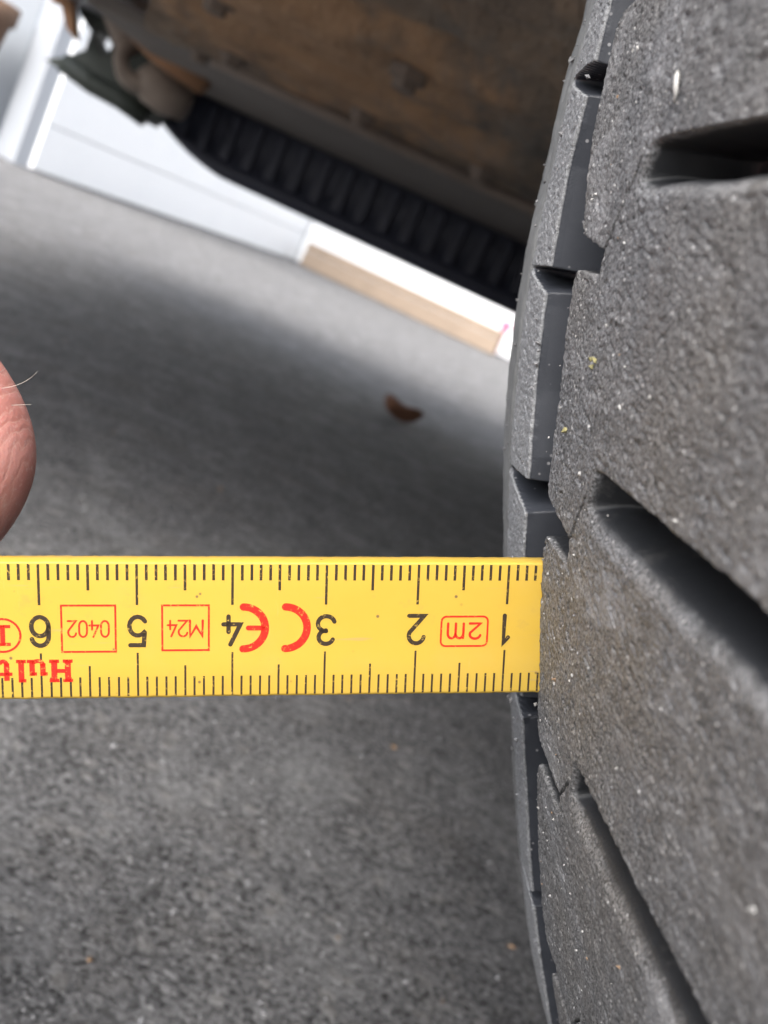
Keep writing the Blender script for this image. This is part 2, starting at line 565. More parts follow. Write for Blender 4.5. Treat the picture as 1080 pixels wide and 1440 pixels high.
bolt_bm = bmesh.new()
tube_bm(bolt_bm, [(0, 0, .004), (0, 0, -.003), (0, 0, -.0032), (0, 0, -.009), (0, 0, -.010)], [.013, .013, .0085, .0085, .006], 6)
bolt_me = bpy.data.meshes.new('bolt'); bmesh.ops.recalc_face_normals(bolt_bm, faces=bolt_bm.faces[:]); bolt_bm.to_mesh(bolt_me); bolt_bm.free()
bolt_me.materials.append(M['tan'])
for x, y in [(-.30, 1.02), (-.17, 1.02), (-.05, 1.02), (-.24, .74), (-.10, .70), (.04, 1.10), (-.36, 1.12)]:
    o = bpy.data.objects.new('bolt', bolt_me); COL.objects.link(o); o.parent = car
    o.location = (x - .6, y - .85, .303)
bm = bmesh.new()
tube_bm(bm, [(-.34 - .6, 1.10 - .85, .300), (-.15 - .6, 1.085 - .85, .298), (.05 - .6, 1.09 - .85, .298), (.4 - .6, 1.10 - .85, .298)], .006, 10)
bm_obj('brake_line', bm, M['tan'], car, True)

# sealed flange between floor and sill
bm = bmesh.new()
box_bm(bm, rel(car, (.50, 1.374, .3085)), (2.0, .45, .016), Matrix.Rotation(math.radians(-.9), 3, 'X'), .003)
bm_obj('floor_flange', bm, M['flange'], car, False)

# black sill with vertical ribs on its inner face; the end curves upwards
prof = [(1.604, .322), (1.600, .305), (1.597, .262), (1.600, .226), (1.590, .219), (1.592, .207), (1.606, .201), (1.640, .203), (1.665, .225), (1.668, .30)]
xs = np.concatenate([np.linspace(-.575, -.40, 24), np.linspace(-.38, 1.9, 60)])
P = np.zeros((len(xs), len(prof), 3))
for i, x in enumerate(xs):
    k = max(0.0, min(1.0, (-.42 - x) / .15))
    lift = .045 * k * k + .014 * k
    for j, (y, z) in enumerate(prof):
        zz = z + lift * (1 - (z - .2) / .1)
        P[i, j] = (x - .6, y - .85, max(zz, .2))
sill = link('side_sill', grid_mesh('side_sill', P), M['black_plastic'], car)
bm = bmesh.new()
box_bm(bm, (0, 0, 0), (.016, .003, .066), bevel=.003)
rib_me = bpy.data.meshes.new('sill_rib'); bm.to_mesh(rib_me); bm.free(); rib_me.materials.append(M['black_plastic'])
for i in range(40):
    o = bpy.data.objects.new('sill_rib', rib_me); COL.objects.link(o); o.parent = sill
    o.location = (-.50 + .036 * i - .6, 1.593 - .85, .2585)

# suspension end: bracket plate with a hole, bush ring, curved pipe
def cyl_ring(name, c, axis, r0, r1, w, mat, parent, seg=28):
    axis = Vector(axis).normalized()
    q = axis.to_track_quat('Z', 'Y').to_matrix()
    th = np.linspace(0, 2 * math.pi, seg, endpoint=False)
    pr = [(r0, -w / 2), (r1 * .97, -w / 2), (r1, -w / 2 * .8), (r1, w / 2 * .8), (r1 * .97, w / 2), (r0, w / 2), (r0, -w / 2)]
    P = np.zeros((seg, len(pr), 3))
    for i, t in enumerate(th):
        for j, (r, z) in enumerate(pr):
            P[i, j] = Vector(c) + q @ Vector((r * math.cos(t), r * math.sin(t), z))
    return link(name, grid_mesh(name, P, wrap_u=True), mat, parent)


def plate(name, pts, thick, mat, parent, hole=None):
    """pts: world points of a flat outline (roughly planar); extruded along +Y."""
    bm = bmesh.new()
    vs = [bm.verts.new(rel(parent, p)) for p in pts]
    es = [bm.edges.new((vs[i], vs[(i + 1) % len(vs)])) for i in range(len(vs))]
    if hole:
        hv = [bm.verts.new(rel(parent, p)) for p in hole]
        es += [bm.edges.new((hv[i], hv[(i + 1) % len(hv)])) for i in range(len(hv))]
    bmesh.ops.triangle_fill(bm, use_beauty=True, use_dissolve=False, edges=es)
    r = bmesh.ops.extrude_face_region(bm, geom=bm.faces[:])
    bmesh.ops.translate(bm, vec=(0, thick, 0), verts=[g for g in r['geom'] if isinstance(g, bmesh.types.BMVert)])
    return bm_obj(name, bm, mat, parent)


CAMM = cam.matrix_world


def ray_y(px, py, y):
    """Calibration helper: the place in the plane Y=y seen along a ray of the (1080 wide) photograph."""
    dv = (CAMM.to_3x3() @ Vector(((px - 540) / 1503., -(py - 720) / 1503., -1)))
    return Vector((0, 0, EYE_H)) + dv * (y / dv.y)


YB = 1.52
plate('bracket', [ray_y(*q, YB) for q in [(62, 83), (88, 100), (130, 128), (205, 172), (250, 140), (235, 95), (225, 40), (215, -40), (100, -40), (112, 20), (128, 44), (120, 70), (92, 80)]], .05, M['green'], car,
      [ray_y(*q, YB) for q in [(134, 38), (142, 38), (158, 64), (152, 72), (145, 76), (130, 52)]])
plate('bracket_tab', [ray_y(*q, YB - .03) for q in [(70, 0), (85, 5), (93, 40), (105, 55), (100, -20), (75, -30)]], .02, M['brown'], car)
bm = bmesh.new()
tube_bm(bm, [rel(car, ray_y(*q, YB - .05)) for q in [(90, 88), (130, 118), (170, 140), (205, 165)]], .014, 10)
bm_obj('lower_edge_tube', bm, M['green'], car, True)
cyl_ring('bush_ring', rel(car, ray_y(200, 90, YB - .09)), (.3, -1, .1), .018, .036, .05, M['tan'], car)
bm = bmesh.new()
tube_bm(bm, [rel(car, ray_y(*q, YB - .09)) for q in [(210, 98), (222, 120), (236, 135), (262, 150)]], [.025, .03, .026, .02], 12)
bm_obj('control_arm', bm, M['tan'], car, True)
bm = bmesh.new()
tube_bm(bm, [rel(car, ray_y(*q, YB - .14)) for q in [(170, -60), (190, 0), (205, 32), (228, 60), (252, 84), (290, 120)]], [.028, .028, .027, .026, .022, .015], 14)
bm_obj('exhaust_pipe', bm, M['brown'], car, True)
bm = bmesh.new()
tube_bm(bm, [rel(car, ray_y(*q, YB - .10)) for q in [(150, -50), (165, 10), (178, 50), (186, 75)]], [.02, .022, .02, .016], 12)
bm_obj('stabiliser_link', bm, M['tan'], car, True)

# unseen body shell, put in to block overhead light: side outline with arch, near panel, core
def side_outline(arch):
    if arch:
        pts = []
        for k in range(13):
            a_ = math.pi * (1 - k / 12)
            pts.append((.289 + .40 * math.cos(a_), .33 + .36 * math.sin(a_)))
    else:
        pts = [(-.74, .56), (-.74, .42), (-.70, .33)]
    pts += [(3.1, .33), (3.35, .40), (3.4, .75), (3.25, .95), (2.6, 1.38), (1.7, 1.42), (.95, .92)] + ([(.2, .80), (-.10, .70)] if arch else [(-.4, .72), (-.70, .62)])
    return pts


for y0, y1, arch in ((.03, .30, True), (.302, 1.66, False)):  # near panel stops at the arch so more sky light gets in
    bm = bmesh.new()
    o_ = side_outline(arch)
    f0 = [bm.verts.new(rel(car, (x, y0, z))) for x, z in o_]
    f1 = [bm.verts.new(rel(car, (x, y1, z))) for x, z in o_]
    n_ = len(o_)
    es = [bm.edges.new((f0[i], f0[(i + 1) % n_])) for i in range(n_)]
    bmesh.ops.triangle_fill(bm, use_beauty=True, edges=es)
    es = [bm.edges.new((f1[i], f1[(i + 1) % n_])) for i in range(n_)]
    bmesh.ops.triangle_fill(bm, use_beauty=True, edges=es)
    for i in range(n_):
        bm.faces.new((f0[i], f0[(i + 1) % n_], f1[(i + 1) % n_], f1[i]))
    bm_obj('body', bm, M['paint'], car)

# ------------------------------------------------------------------ wheel (mm in local frame: X outward b, Y axle a, Z up)
R = 300.007
WC = Vector((0.28938933, 0.166783, 0.292507))
AX = Vector((0.18498060, -0.98274217, 0.0))
BX = Vector((-0.98274217, -0.18498060, 0.0))
wheel = empty('wheel', WC - car.location, car)
wheel.rotation_euler = Matrix((BX, AX, Vector((0, 0, 1)))).transposed().to_euler()
wheel['label'] = 'worn grey tyre with angled grooves and dusty shoulder blocks'


def cyl(u, s, dr):
    th = u / R
    r = R - dr
    return np.stack([r * np.cos(th), s, r * np.sin(th)], -1) * MM


# boundaries between tread lugs: groove upper/lower lip, notch upper/lower at mouth and tip, tip s
BND = [
    dict(gu=-48.2, gl=-53.6, n0=(-58.0, -63.4), n1=(-60.2, -62.2), sT=9.5, w=1),
    dict(gu=-77.3, gl=-81.7, n0=(-85.6, -89.0), n1=(-86.9, -89.2), sT=8.6, w=1),
    dict(gu=-106.1, gl=-111.8, n0=(-112.9, -117.0), n1=(-114.9, -117.7), sT=10.4, w=1),
    dict(gu=-135.9, gl=-142.3, n0=(-141.2, -144.6), n1=(-143.2, -146.0), sT=10.7, w=1),
    dict(gu=-165.8, gl=-171.5, n0=(-171.5, -175.4), n1=(-173.9, -177.2), sT=9.5, w=1),
]
CIRC = 2 * math.pi * R
NGEN = 60
span = CIRC - (BND[0]['gu'] - BND[-1]['gu'])
pitch = span / NGEN


def shifted(b, du):
    return dict(gu=b['gu'] - du, gl=b['gl'] - du, n0=tuple(v - du for v in b['n0']), n1=tuple(v - du for v in b['n1']), sT=b['sT'], w=b['w'])


G0 = BND[-1]
GEN0, GEN1 = G0, shifted(G0, pitch)
EDGE_U = np.array([-200, -185, -172, -168, -153, -145, -140, -102, -90, -85.6, -80, -75, -66, -50, -30])
EDGE_S = np.array([-2.0, -2.4, -2.1, -3.0, -1.1, 0.2, .5, .4, -.6, -.4, -2.4, -4.0, -4.0, -4.0, -3.0])


def bcentre(b, s):
    nc = lambda t: (b['n0'][0] * .5 + b['n0'][1] * .5) * (1 - t) + (b['n1'][0] * .5 + b['n1'][1] * .5) * t
    t1 = np.clip(s / b['sT'], -.3, 1)
    gc = (b['gu'] + b['gl']) / 2
    k = sstep((s - b['sT']) / (17.5 - b['sT']))
    return nc(t1) * (1 - k) + gc * k


def feature(b, u, s):
    """groove depth 0..1-ish in mm at (u,s) for one boundary"""
    wob = .25 * (vnoise(s * .25, u * .12, 5) - .5)
    send = 14.2 + np.clip((u - b['gl']) / (b['gu'] - b['gl']), -1, 2) * 2.4
    A = sstep((b['gu'] + wob - u) / .65)
    rw = .38 * (b['gu'] - b['gl']); xb = np.clip((u - b['gl'] - wob + .7) / rw, 0, 1); B = .17 * xb ** 1.8 + .83 * sstep((u - b['gl'] - wob + .7 - rw * .8) / 1.3)
    Cc = sstep((s - send) / 4.5) * .75 + sstep((s - send) / 1.5) * .25
    g = 8.4 * np.minimum(A, B) * Cc
    gw = g / 1.5
    t = np.clip(s / b['sT'], -.6, 1.1)
    nu = b['n0'][0] * (1 - t) + b['n1'][0] * t
    nl = b['n0'][1] * (1 - t) + b['n1'][1] * t
    A = sstep((nu - u) / .35); B = sstep((u - nl + .2) / 1.0); Cc = sstep((b['sT'] - s) / .8)
    n = 6.4 * np.minimum(A, B) * Cc
    # thin sipe between notch tip and groove end
    p0 = np.array([b['n1'][0] - .5, b['sT'] - .4]); p1 = np.array([b['gl'] + 2.7, 14.6])
    d = p1 - p0; L2 = d @ d
    tt = np.clip(((u - p0[0]) * d[0] + (s - p0[1]) * d[1]) / L2, 0, 1)
    dist = np.hypot(u - p0[0] - tt * d[0], s - p0[1] - tt * d[1]) + .12 * (vnoise(u * 2, s * 2, 8) - .5)
    si = 1.6 * (1 - sstep((dist - .07) / .16))
    return np.maximum(np.maximum(g, n), si), np.maximum(np.maximum(gw, n / 1.1), si / 1.1)


def grain(u, s):
    g = .08 * (vnoise(u / .5, s / .9, 11) - .5) + .11 * (vnoise(u / .27 + s * .4, s / .5, 12) - .5) + .06 * (vnoise(u / 1.6, s / 2.6, 13) - .5)
    g = g + .12 * (vnoise(u / 9, s / 9, 14) - .5)
    pits = np.clip(vnoise(u / .5 + .6 * s, s / .9, 15) - .70, 0, 1) * .9
    return -g + pits


def lug_mesh(b0, b1, du, ds_f, ds_c, s_out=64.0, shift=0.0, edge=True):
    nu = int(round(abs(b1['gu'] - b0['gu']) / du)) + 1
    t = np.linspace(0, 1, nu)
    sf = np.arange(ds_f, 19, ds_f); sc_ = np.arange(19, s_out - .01, ds_c)
    srow = np.concatenate([[0, 0, 0, 0, 0, 0], sf, sc_, [s_out, s_out]])
    wall = np.concatenate([[9.0, 4.5, 2.5, 1.0, .30, .08], np.zeros(len(sf) + len(sc_)), [.4, 9.0]])
    S = np.repeat(srow[None, :], nu, 0)
    U0 = bcentre(b0, srow)[None, :]; U1 = bcentre(b1, srow)[None, :]
    U = U0 + (U1 - U0) * t[:, None]
    if edge:
        e = np.interp(U, EDGE_U, EDGE_S)
    else:
        e = np.full_like(U, -1.2)
    # rounded leading corner just below the notch above
    k = np.clip((U - (b0['n0'][1] - 2.6)) / 2.6, 0, 1)
    e = e + 1.9 * (1 - np.sqrt(np.clip(1 - k ** 2, 0, 1))) * (U > b0['n0'][1] - 2.6)
    k = np.clip(((b1['n0'][0] + 1.0) - U) / 1.0, 0, 1)
    e = e + .7 * (1 - np.sqrt(np.clip(1 - k ** 2, 0, 1)))
    e = e + .16 * (vnoise(U / 1.1, U * 0, 21) - .5) + .12 * (vnoise(U / .35, U * 0, 22) - .5)
    fall = np.clip(1 - srow / 12, 0, 1)[None, :]
    S = S + e * fall
    (da, wa), (db, wb) = feature(b0, U, S), feature(b1, U, S)
    d = np.maximum(da, db)
    wear = np.clip(1 - np.maximum(wa, wb), 0, 1)
    gr = grain(U, S) * (.25 + .75 * wear)
    dr = np.maximum(d, wall[None, :]) + gr * (wall[None, :] < .2)
    wear = np.where(wall[None, :] > .9, 0.0, wear)
    return grid_mesh('tread_lug', cyl(U + shift, S, dr), dict(wear=wear), flip=False)


allb = BND + [GEN1]
for i in range(5):
    b0, b1 = allb[i], allb[i + 1]
    fine = (.13, .13, .36) if i in (1, 2, 3) else (.17, .17, .5)
    link('tread_lug', lug_mesh(b0, b1, *fine), M['tread'], wheel)
gen_me = lug_mesh(GEN0, GEN1, 1.0, 1.0, 1.5, edge=False)
gen_me.materials.append(M['tread'])
for k in range(1, NGEN):
    o = bpy.data.objects.new('tread_lug', gen_me); COL.objects.link(o); o.parent = wheel
    o.rotation_euler.y = k * pitch / R
# outer half of the tread: the mirrored pattern
mir_me = gen_me.copy(); mir_me.name = 'tread_lug'
co = np.zeros(len(mir_me.vertices) * 3, np.float32); mir_me.vertices.foreach_get('co', co)
co = co.reshape(-1, 3); co[:, 1] = 136 * MM - co[:, 1]
mir_me.vertices.foreach_set('co', co.ravel()); mir_me.flip_normals(); mir_me.update()
NM = int(round(CIRC / pitch))
for k in range(NM):
    o = bpy.data.objects.new('tread_lug', mir_me); COL.objects.link(o); o.parent = wheel
    o.rotation_euler.y = k * 2 * math.pi / NM

# shoulder blocks beyond the circumferential groove
def sh_dr(s):
    x = -14.5 - s
    return 1.0 + x * np.abs(x) / 267.


SLOT = [-40.5, -68.7, -91.2, -117.0, -145.5, -174.5, -203.5]
HALF = [1.9, 1.9, 1.8, 2.2, 1.6, 1.3, 2.0]


def slot_depth(c, hw, u, s):
    k = np.clip((-14.5 - s) / 10.5, 0, 1)
    cc = c - .1 * (s + 14.5) * 1.0
    w = hw * (1 - .72 * k)
    A = sstep((cc + w - u) / .35); B = sstep((u - cc + w) / .9)
    return 5.0 * np.minimum(A, B) * (1 - .95 * sstep((k - .60) / .40))


BULGE_U = np.array([-260, -205, -190, -180, -170, -159, -149, -129, -120, -108, -97, -87, -78, -67, -58, -45, 0])
BULGE = np.array([0, .1, .1, -.1, -.35, -.55, -.5, 0, .3, .5, .7, .5, 0, -.2, -.6, -.4, 0])


def bulge(u, s):
    # a used tyre is not perfectly round: the shoulder bulges a little where it was fitted to the photograph
    low = np.interp(u, [-260, -215, -195, -175, -158], [0, 1.2, 1.25, .55, 0])
    return (np.interp(u, BULGE_U, BULGE) * np.clip((-16 - s) / 12, 0, 1) + low) * np.clip((s + 62) / 15, 0, 1)


def shoulder_mesh(c0, h0, c1, h1, du, ds):
    nu = int(round(abs(c1 - c0) / du)) + 1
    t = np.linspace(0, 1, nu)
    srow = np.concatenate([[-14.5] * 9, -14.5 - np.arange(ds, 11.2, ds), [-25.55, -25.7]])
    nmid = len(srow) - 11
    wall = np.concatenate([[9.0, 5.6, 4.6, 3.6, 2.6, 1.9, 1.2, .5, .12], np.zeros(nmid), [.2, 1.2]])
    off = np.concatenate([[1.0, .9, .8, .65, .5, .38, .25, .1, 0.0], np.zeros(nmid + 2)])
    S = np.repeat((srow + off)[None, :], nu, 0)
    U0 = c0 - .1 * (S + 14.5); U1 = c1 - .1 * (S + 14.5)
    U = U0 + (U1 - U0) * t[:, None]
    S = S - np.interp(U, [-112, -104, -94, -78, -68], [0, 1.2, 1.9, 1.6, 0]) * np.clip((S + 25.8) / 11.3, 0, 1)
    d = np.maximum(slot_depth(c0, h0, U, S), slot_depth(c1, h1, U, S))
    wear = np.clip(1 - d / .45, 0, 1)
    g = grain(U, S) * 1.0
    dr = sh_dr(S) + np.maximum(d, wall[None, :]) + g * (wall[None, :] < .3) * (.2 + .8 * wear)
    dr = dr - bulge(U, S)
    S2 = S + (.35 * (vnoise(U / .9, U * 0, 31) - .5)) * (wall[None, :] < .3) * np.exp(-((S + 14.5) / 1.5) ** 2)
    wear = np.where(wall[None, :] > .3, np.clip(.42 - wall[None, :] * .35, 0, 1), wear)
    return grid_mesh('shoulder_block', cyl(U, S2, dr), dict(wear=wear), flip=True)


for i in range(len(SLOT) - 1):
    link('shoulder_block', shoulder_mesh(SLOT[i], HALF[i], SLOT[i + 1], HALF[i + 1], .15, .15), M['shoulder'], wheel)
NS = 59
sp = (SLOT[0] + CIRC - SLOT[-1])
sp = (CIRC - (SLOT[0] - SLOT[-1])) / NS
sme = shoulder_mesh(SLOT[-1], 2.0, SLOT[-1] - sp, 2.0, 1.0, 1.0)
sme.materials.append(M['shoulder'])
for k in range(NS):
    o = bpy.data.objects.new('shoulder_block', sme); COL.objects.link(o); o.parent = wheel
    o.rotation_euler.y = k * sp / R


def ring(name, prof, mat, parent, seg=720, wear=None, jit=0.0):
    th = np.linspace(0, 2 * math.pi, seg, endpoint=False)
    pr = np.array(prof, float)
    rad = R - pr[:, 1][None, :] + np.zeros((seg, 1))
    S = np.repeat(pr[:, 0][None, :], seg, 0)
    if jit:
        un = np.where(th > math.pi, th - 2 * math.pi, th)[:, None] * R
        rad = rad + bulge(un + S * 0, S)
        rad = rad + jit * (vnoise(th[:, None] * R / 1.3 + S * 0, S / 1.5, 41) - .5) + jit * 1.5 * (vnoise(th[:, None] * R / 7 + S * 0, S / 4, 42) - .5)
    P = np.stack([rad * np.cos(th)[:, None], S, rad * np.sin(th)[:, None]], -1) * MM
    at = dict(wear=np.full((seg, len(pr)), 1.0 if wear is None else wear))
    return link(name, grid_mesh(name, P, at, wrap_u=True, flip=True), mat, parent)


ring('carcass', [(s, 8.7) for s in (-26.5, -14, 0, 30, 64, 72, 100, 136, 162)], M['deep'], wheel)
# inner sidewall: ridges next to the blocks, then the bulge down to the bead
sp_ = [(-26.0, sh_dr(-26.0) + 7.0), (-26.9, sh_dr(-26.7) + 1.6), (-27.0, sh_dr(-26.9) + .5), (-27.3, sh_dr(-27))]
for x in np.arange(-27.6, -44, -.35):
    sp_.append((x, sh_dr(x) + .1 + .22 * (1 - math.cos((x + 26.6) * 2 * math.pi / 4.6)) * (1 if x > -36 else .3)))
sp_ += [(-46, 6.9), (-50, 10), (-55, 16), (-59, 26), (-61, 42), (-59, 62), (-52, 80), (-46, 92), (-44, 100), (-40, 104)]
ring('sidewall', sp_, M['sidewall'], wheel, seg=1800, wear=.85, jit=.22)
mir = [(136 - s, d) for s, d in [(-14.5, 8.8), (-14.6, 1.0), (-20, 1.3), (-26, 1.9), (-35, 3.5), (-44, 6), (-50, 10), (-55, 16), (-59, 26), (-61, 42), (-59, 62), (-52, 80), (-46, 92), (-44, 100), (-40, 104)]]
ring('sidewall', mir[::-1], M['shoulder'], wheel, seg=360, wear=.85)
ring('rim', [(-40, 104), (-44, 98), (-46, 106), (-30, 118), (40, 122), (120, 122), (170, 112), (182, 98), (180, 108), (168, 118), (150, 140), (140, 190), (150, 250), (150, 299.9)], M['steel'], wheel, seg=180)

# crumbs on the shoulder edge and grit pressed into the tread
def bits(name, places, mats, parent=None, smin=.1, smax=.4, weights=None):
    vs, fs, mi = [], [], []
    base = [(1, 0, 0), (-1, 0, 0), (0, 1, 0), (0, -1, 0), (0, 0, 1), (0, 0, -1)]
    ff = [(0, 2, 4), (2, 1, 4), (1, 3, 4), (3, 0, 4), (2, 0, 5), (1, 2, 5), (3, 1, 5), (0, 3, 5)]
    for p, q in places:
        s = smin + (smax - smin) * random.random() ** 2.5
        o = len(vs)
        rot = Matrix.Rotation(random.random() * 6.28, 3, Vector((random.random() - .5, random.random() - .5, random.random() - .5)).normalized())
        sc = (s * random.uniform(.6, 1.4), s * random.uniform(.5, 1.1), s * random.uniform(.5, 1))
        for b_ in base:
            j = Vector([b_[k] * sc[k] * random.uniform(.8, 1.25) for k in range(3)])
            vs.append(Vector(p) + rot @ j)
        fs += [tuple(o + k for k in f) for f in ff]
        mi += [q] * 8
    me = bpy.data.meshes.new(name); me.from_pydata(vs, [], fs); me.update()
    o = link(name, me, mats, parent)
    me.polygons.foreach_set('material_index', mi)
    o['kind'] = 'stuff'
    return o


pl = []
for k in range(280):
    u = random.uniform(-178, -60); s = random.uniform(-2, 60) if k % 2 else random.uniform(-2, 22)
    near = [b for b in BND if b['gl'] - 3 < u < b['gu'] + 2]
    if near and s > 12 and (k % 3 or near[0] is not BND[2]): continue
    if any(min(b['n0'][1], b['n1'][1]) - 1 < u < max(b['n0'][0], b['n1'][0]) + 1 for b in BND) and s < 12: continue
    pl.append((cyl(np.array(u), np.array(s), -.01), random.choices((0, 1, 2), (6, 2, 1))[0]))
g_ = bits('grit', pl, [M['grit_w'], M['grit_g'], M['grit_b']], wheel, .00007, .00034)
pl = []
for k in range(60):
    s = random.uniform(-41, -29); u = random.uniform(-190, -55)
    pl.append((cyl(np.array(u), np.array(s), float(sh_dr(np.array(s))) - float(bulge(np.array(u), np.array(s))) + .02), 0))
for k in range(70):
    s = random.uniform(-25, -15); u = random.uniform(-190, -55)
    pl.append((cyl(np.array(u), np.array(s), float(sh_dr(np.array(s))) - .04), random.choice((0, 1))))
bits('rubber_crumbs', pl, [M['grit_d'], M['grit_g']], wheel, .00012, .0005)
pl = [(cyl(np.array(-97.6), np.array(11.5), -.1), 0), (cyl(np.array(-96.9), np.array(12.2), -.1), 0), (cyl(np.array(-97.0), np.array(10.6), -.05), 0), (cyl(np.array(-104.9), np.array(5.2), -.1), 0)]
bits('yellow_crumbs', pl, [M['yellow']], wheel, .0003, .0005)
bm = bmesh.new()
tube_bm(bm, [cyl(np.array(u), np.array(s), d) for u, s, d in [(-72.2, 19.2, 0), (-72.8, 20.4, -.35), (-73.8, 21.0, -.4), (-74.9, 20.8, -.1)]], [.00010, .00022, .00022, .00010], 8)
bm_obj('fibre', bm, M['grit_w'], wheel, True)

# opposite wheel on the far side, mostly hidden
fw = empty('wheel', Vector((.345, 1.46, .2925)) - car.location, car)
fw['label'] = 'dark wheel on the far side of the car'
ring('tyre', [(-60, 100), (-70, 60), (-62, 20), (-45, 4), (0, 0), (60, 0), (105, 4), (122, 20), (130, 60), (120, 100)], M['deep'], fw, seg=120)
ring('rim', [(-60, 100), (-55, 112), (100, 112), (120, 100), (110, 120), (100, 200), (100, 299)], M['steel'], fw, seg=90)

# ------------------------------------------------------------------ folding ruler
RO = Vector((.0231394, -.0204918, -.1213466))                 # zero end, lower edge, in the calibrated view frame
RE = Vector((-0.99185901, 0.00903355, 0.12702011))            # along the blade
RV = Vector((0.03487811, 0.97860832, 0.2027542))              # across the blade
RE.normalize(); RV = (RV - RE * RV.dot(RE)).normalized()
RN = (-RE).cross(RV); RN.normalize()
ruler = tag(empty('folding_ruler'), 'yellow folding ruler with black numbers and red marks held against the tyre', 'ruler')
# blade frame -> world: local x along blade from zero (print reads along +x), y towards the print's top, z out of the face
Rm = Matrix((RE, -RV, RN)).transposed()
W3 = CAMM.to_3x3() @ Rm
org = CAMM @ (RO + RV * .016)
mw = W3.to_4x4(); mw.translation = org
ruler.matrix_world = mw


def blade(name, t0, t1, z1, parent, jit=True):
    th = 2.9
    n = int((t1 - t0) / .25) + 1
    tx = np.linspace(t0, t1, n)
    # (y, z): y = 0 is the upper edge in the photograph
    pr = [(0.92, -th + .12), (0.86, -th * .5), (.86, -.30), (.90, -.12), (.98, -.02), (1.12, 0), (4, 0), (8, 0), (12, 0), (15.6, 0), (15.85, -.06), (16, -.3), (16, -th + .3), (15.7, -th), (8, -th), (1.1, -th)]
    P = np.zeros((n, len(pr), 3))
    for j, (y, z) in enumerate(pr):
        jj = .0
        if jit and (y < .95 or y > 15.5):
            jj = .07 * (vnoise(tx / .45, tx * 0 + 3, 51 + (y > 8)) - .5) + .06 * (vnoise(tx / 3, tx * 0 + 1, 53) - .5)
        P[:, j, 0] = tx; P[:, j, 1] = y + jj; P[:, j, 2] = z + z1
    P2 = np.concatenate([P, P[:, :1]], 1)
    me = grid_mesh(name, P2 * MM, flip=True)
    bm = bmesh.new(); bm.from_mesh(me)
    bmesh.ops.remove_doubles(bm, verts=bm.verts[:], dist=1e-7)
    be = [e for e in bm.edges if e.is_boundary]
    bmesh.ops.holes_fill(bm, edges=be, sides=0)
    bmesh.ops.recalc_face_normals(bm, faces=bm.faces[:])
    bm.to_mesh(me); bm.free()
    return link(name, me, M['ruler'], parent)


bl = blade('blade', 0.6, 236, 0, ruler)
b2 = blade('blade', 214, 300, -3.1, ruler, False)
bm = bmesh.new()
tube_bm(bm, [(.225, .008, -.0065), (.225, .008, .0001), (.225, .008, .0006), (.225, .008, .0008)], [.0052, .0052, .0045, .002], 24)
bm_obj('hinge_rivet', bm, M['steel'], ruler, True)

INK_Z = .022


def flat(name, polys, mat, parent=ruler, z=INK_Z, kind=None):
    """polys: list of closed outlines [(x,y),...] in mm -> printed film with a little thickness"""
    bm = bmesh.new()
    for pg in polys:
        top = [bm.verts.new((x * MM, y * MM, z * MM)) for x, y in pg]
        bot = [bm.verts.new((x * MM, y * MM, -.03 * MM)) for x, y in pg]
        n = len(pg)
        try:
            bm.faces.new(top)
            for i in range(n):
                bm.faces.new((top[i], bot[i], bot[(i + 1) % n], top[(i + 1) % n]))
        except ValueError:
            pass
    o = bm_obj(name, bm, mat, parent)
    if kind: o['kind'] = kind
    return o


def seg_quads(path, w, closed=False, cap=True):
    out = []
    n = len(path)
    pairs = [(i, i + 1) for i in range(n - 1)] + ([(n - 1, 0)] if closed else [])
    for a, b in pairs:
        (x0, y0), (x1, y1) = path[a], path[b]
        L = math.hypot(x1 - x0, y1 - y0) or 1e-6
        nx_, ny_ = -(y1 - y0) / L * w / 2, (x1 - x0) / L * w / 2
        out.append([(x0 - nx_, y0 - ny_), (x1 - nx_, y1 - ny_), (x1 + nx_, y1 + ny_), (x0 + nx_, y0 + ny_)])
    return out


def stroke(paths, w):
    """thick strokes with round ends/joins: one clean outline per path via offset"""
    polys = []
    for p in paths:
        closed = p[0] == p[-1]
        pts = p[:-1] if closed else p
        n = len(pts)
        L, Rr = [], []
        for i in range(n):
            a = pts[i - 1] if (closed or i > 0) else pts[i]
            b = pts[(i + 1) % n] if (closed or i < n - 1) else pts[i]
            c = pts[i]
            def un(p_, q_):
                dx, dy = q_[0] - p_[0], q_[1] - p_[1]; l = math.hypot(dx, dy)
                return (dx / l, dy / l) if l > 1e-9 else None
            d0, d1 = un(a, c), un(c, b)
            if d0 is None: d0 = d1
            if d1 is None: d1 = d0
            tx, ty = d0[0] + d1[0], d0[1] + d1[1]
            l = math.hypot(tx, ty) or 1
            tx, ty = tx / l, ty / l
            k = 1 / max(.45, tx * d1[0] + ty * d1[1])
            nx_, ny_ = -ty * w / 2 * k, tx * w / 2 * k
            L.append((c[0] + nx_, c[1] + ny_)); Rr.append((c[0] - nx_, c[1] - ny_))
        if closed:
            for i in range(n):
                j = (i + 1) % n
                polys.append([L[i], L[j], Rr[j], Rr[i]])
        else:
            def capp(c, l_, r_):
                a0 = math.atan2(l_[1] - c[1], l_[0] - c[0]); rr = math.hypot(l_[0] - c[0], l_[1] - c[1])
                return [(c[0] + rr * math.cos(a0 + math.pi * q / 6), c[1] + rr * math.sin(a0 + math.pi * q / 6)) for q in range(1, 6)]
            for i in range(n - 1):
                polys.append([L[i], L[i + 1], Rr[i + 1], Rr[i]])
            polys.append([L[0]] + capp(pts[0], L[0], Rr[0]) + [Rr[0]])
            polys.append([Rr[-1]] + capp(pts[-1], Rr[-1], L[-1]) + [L[-1]])
    return polys


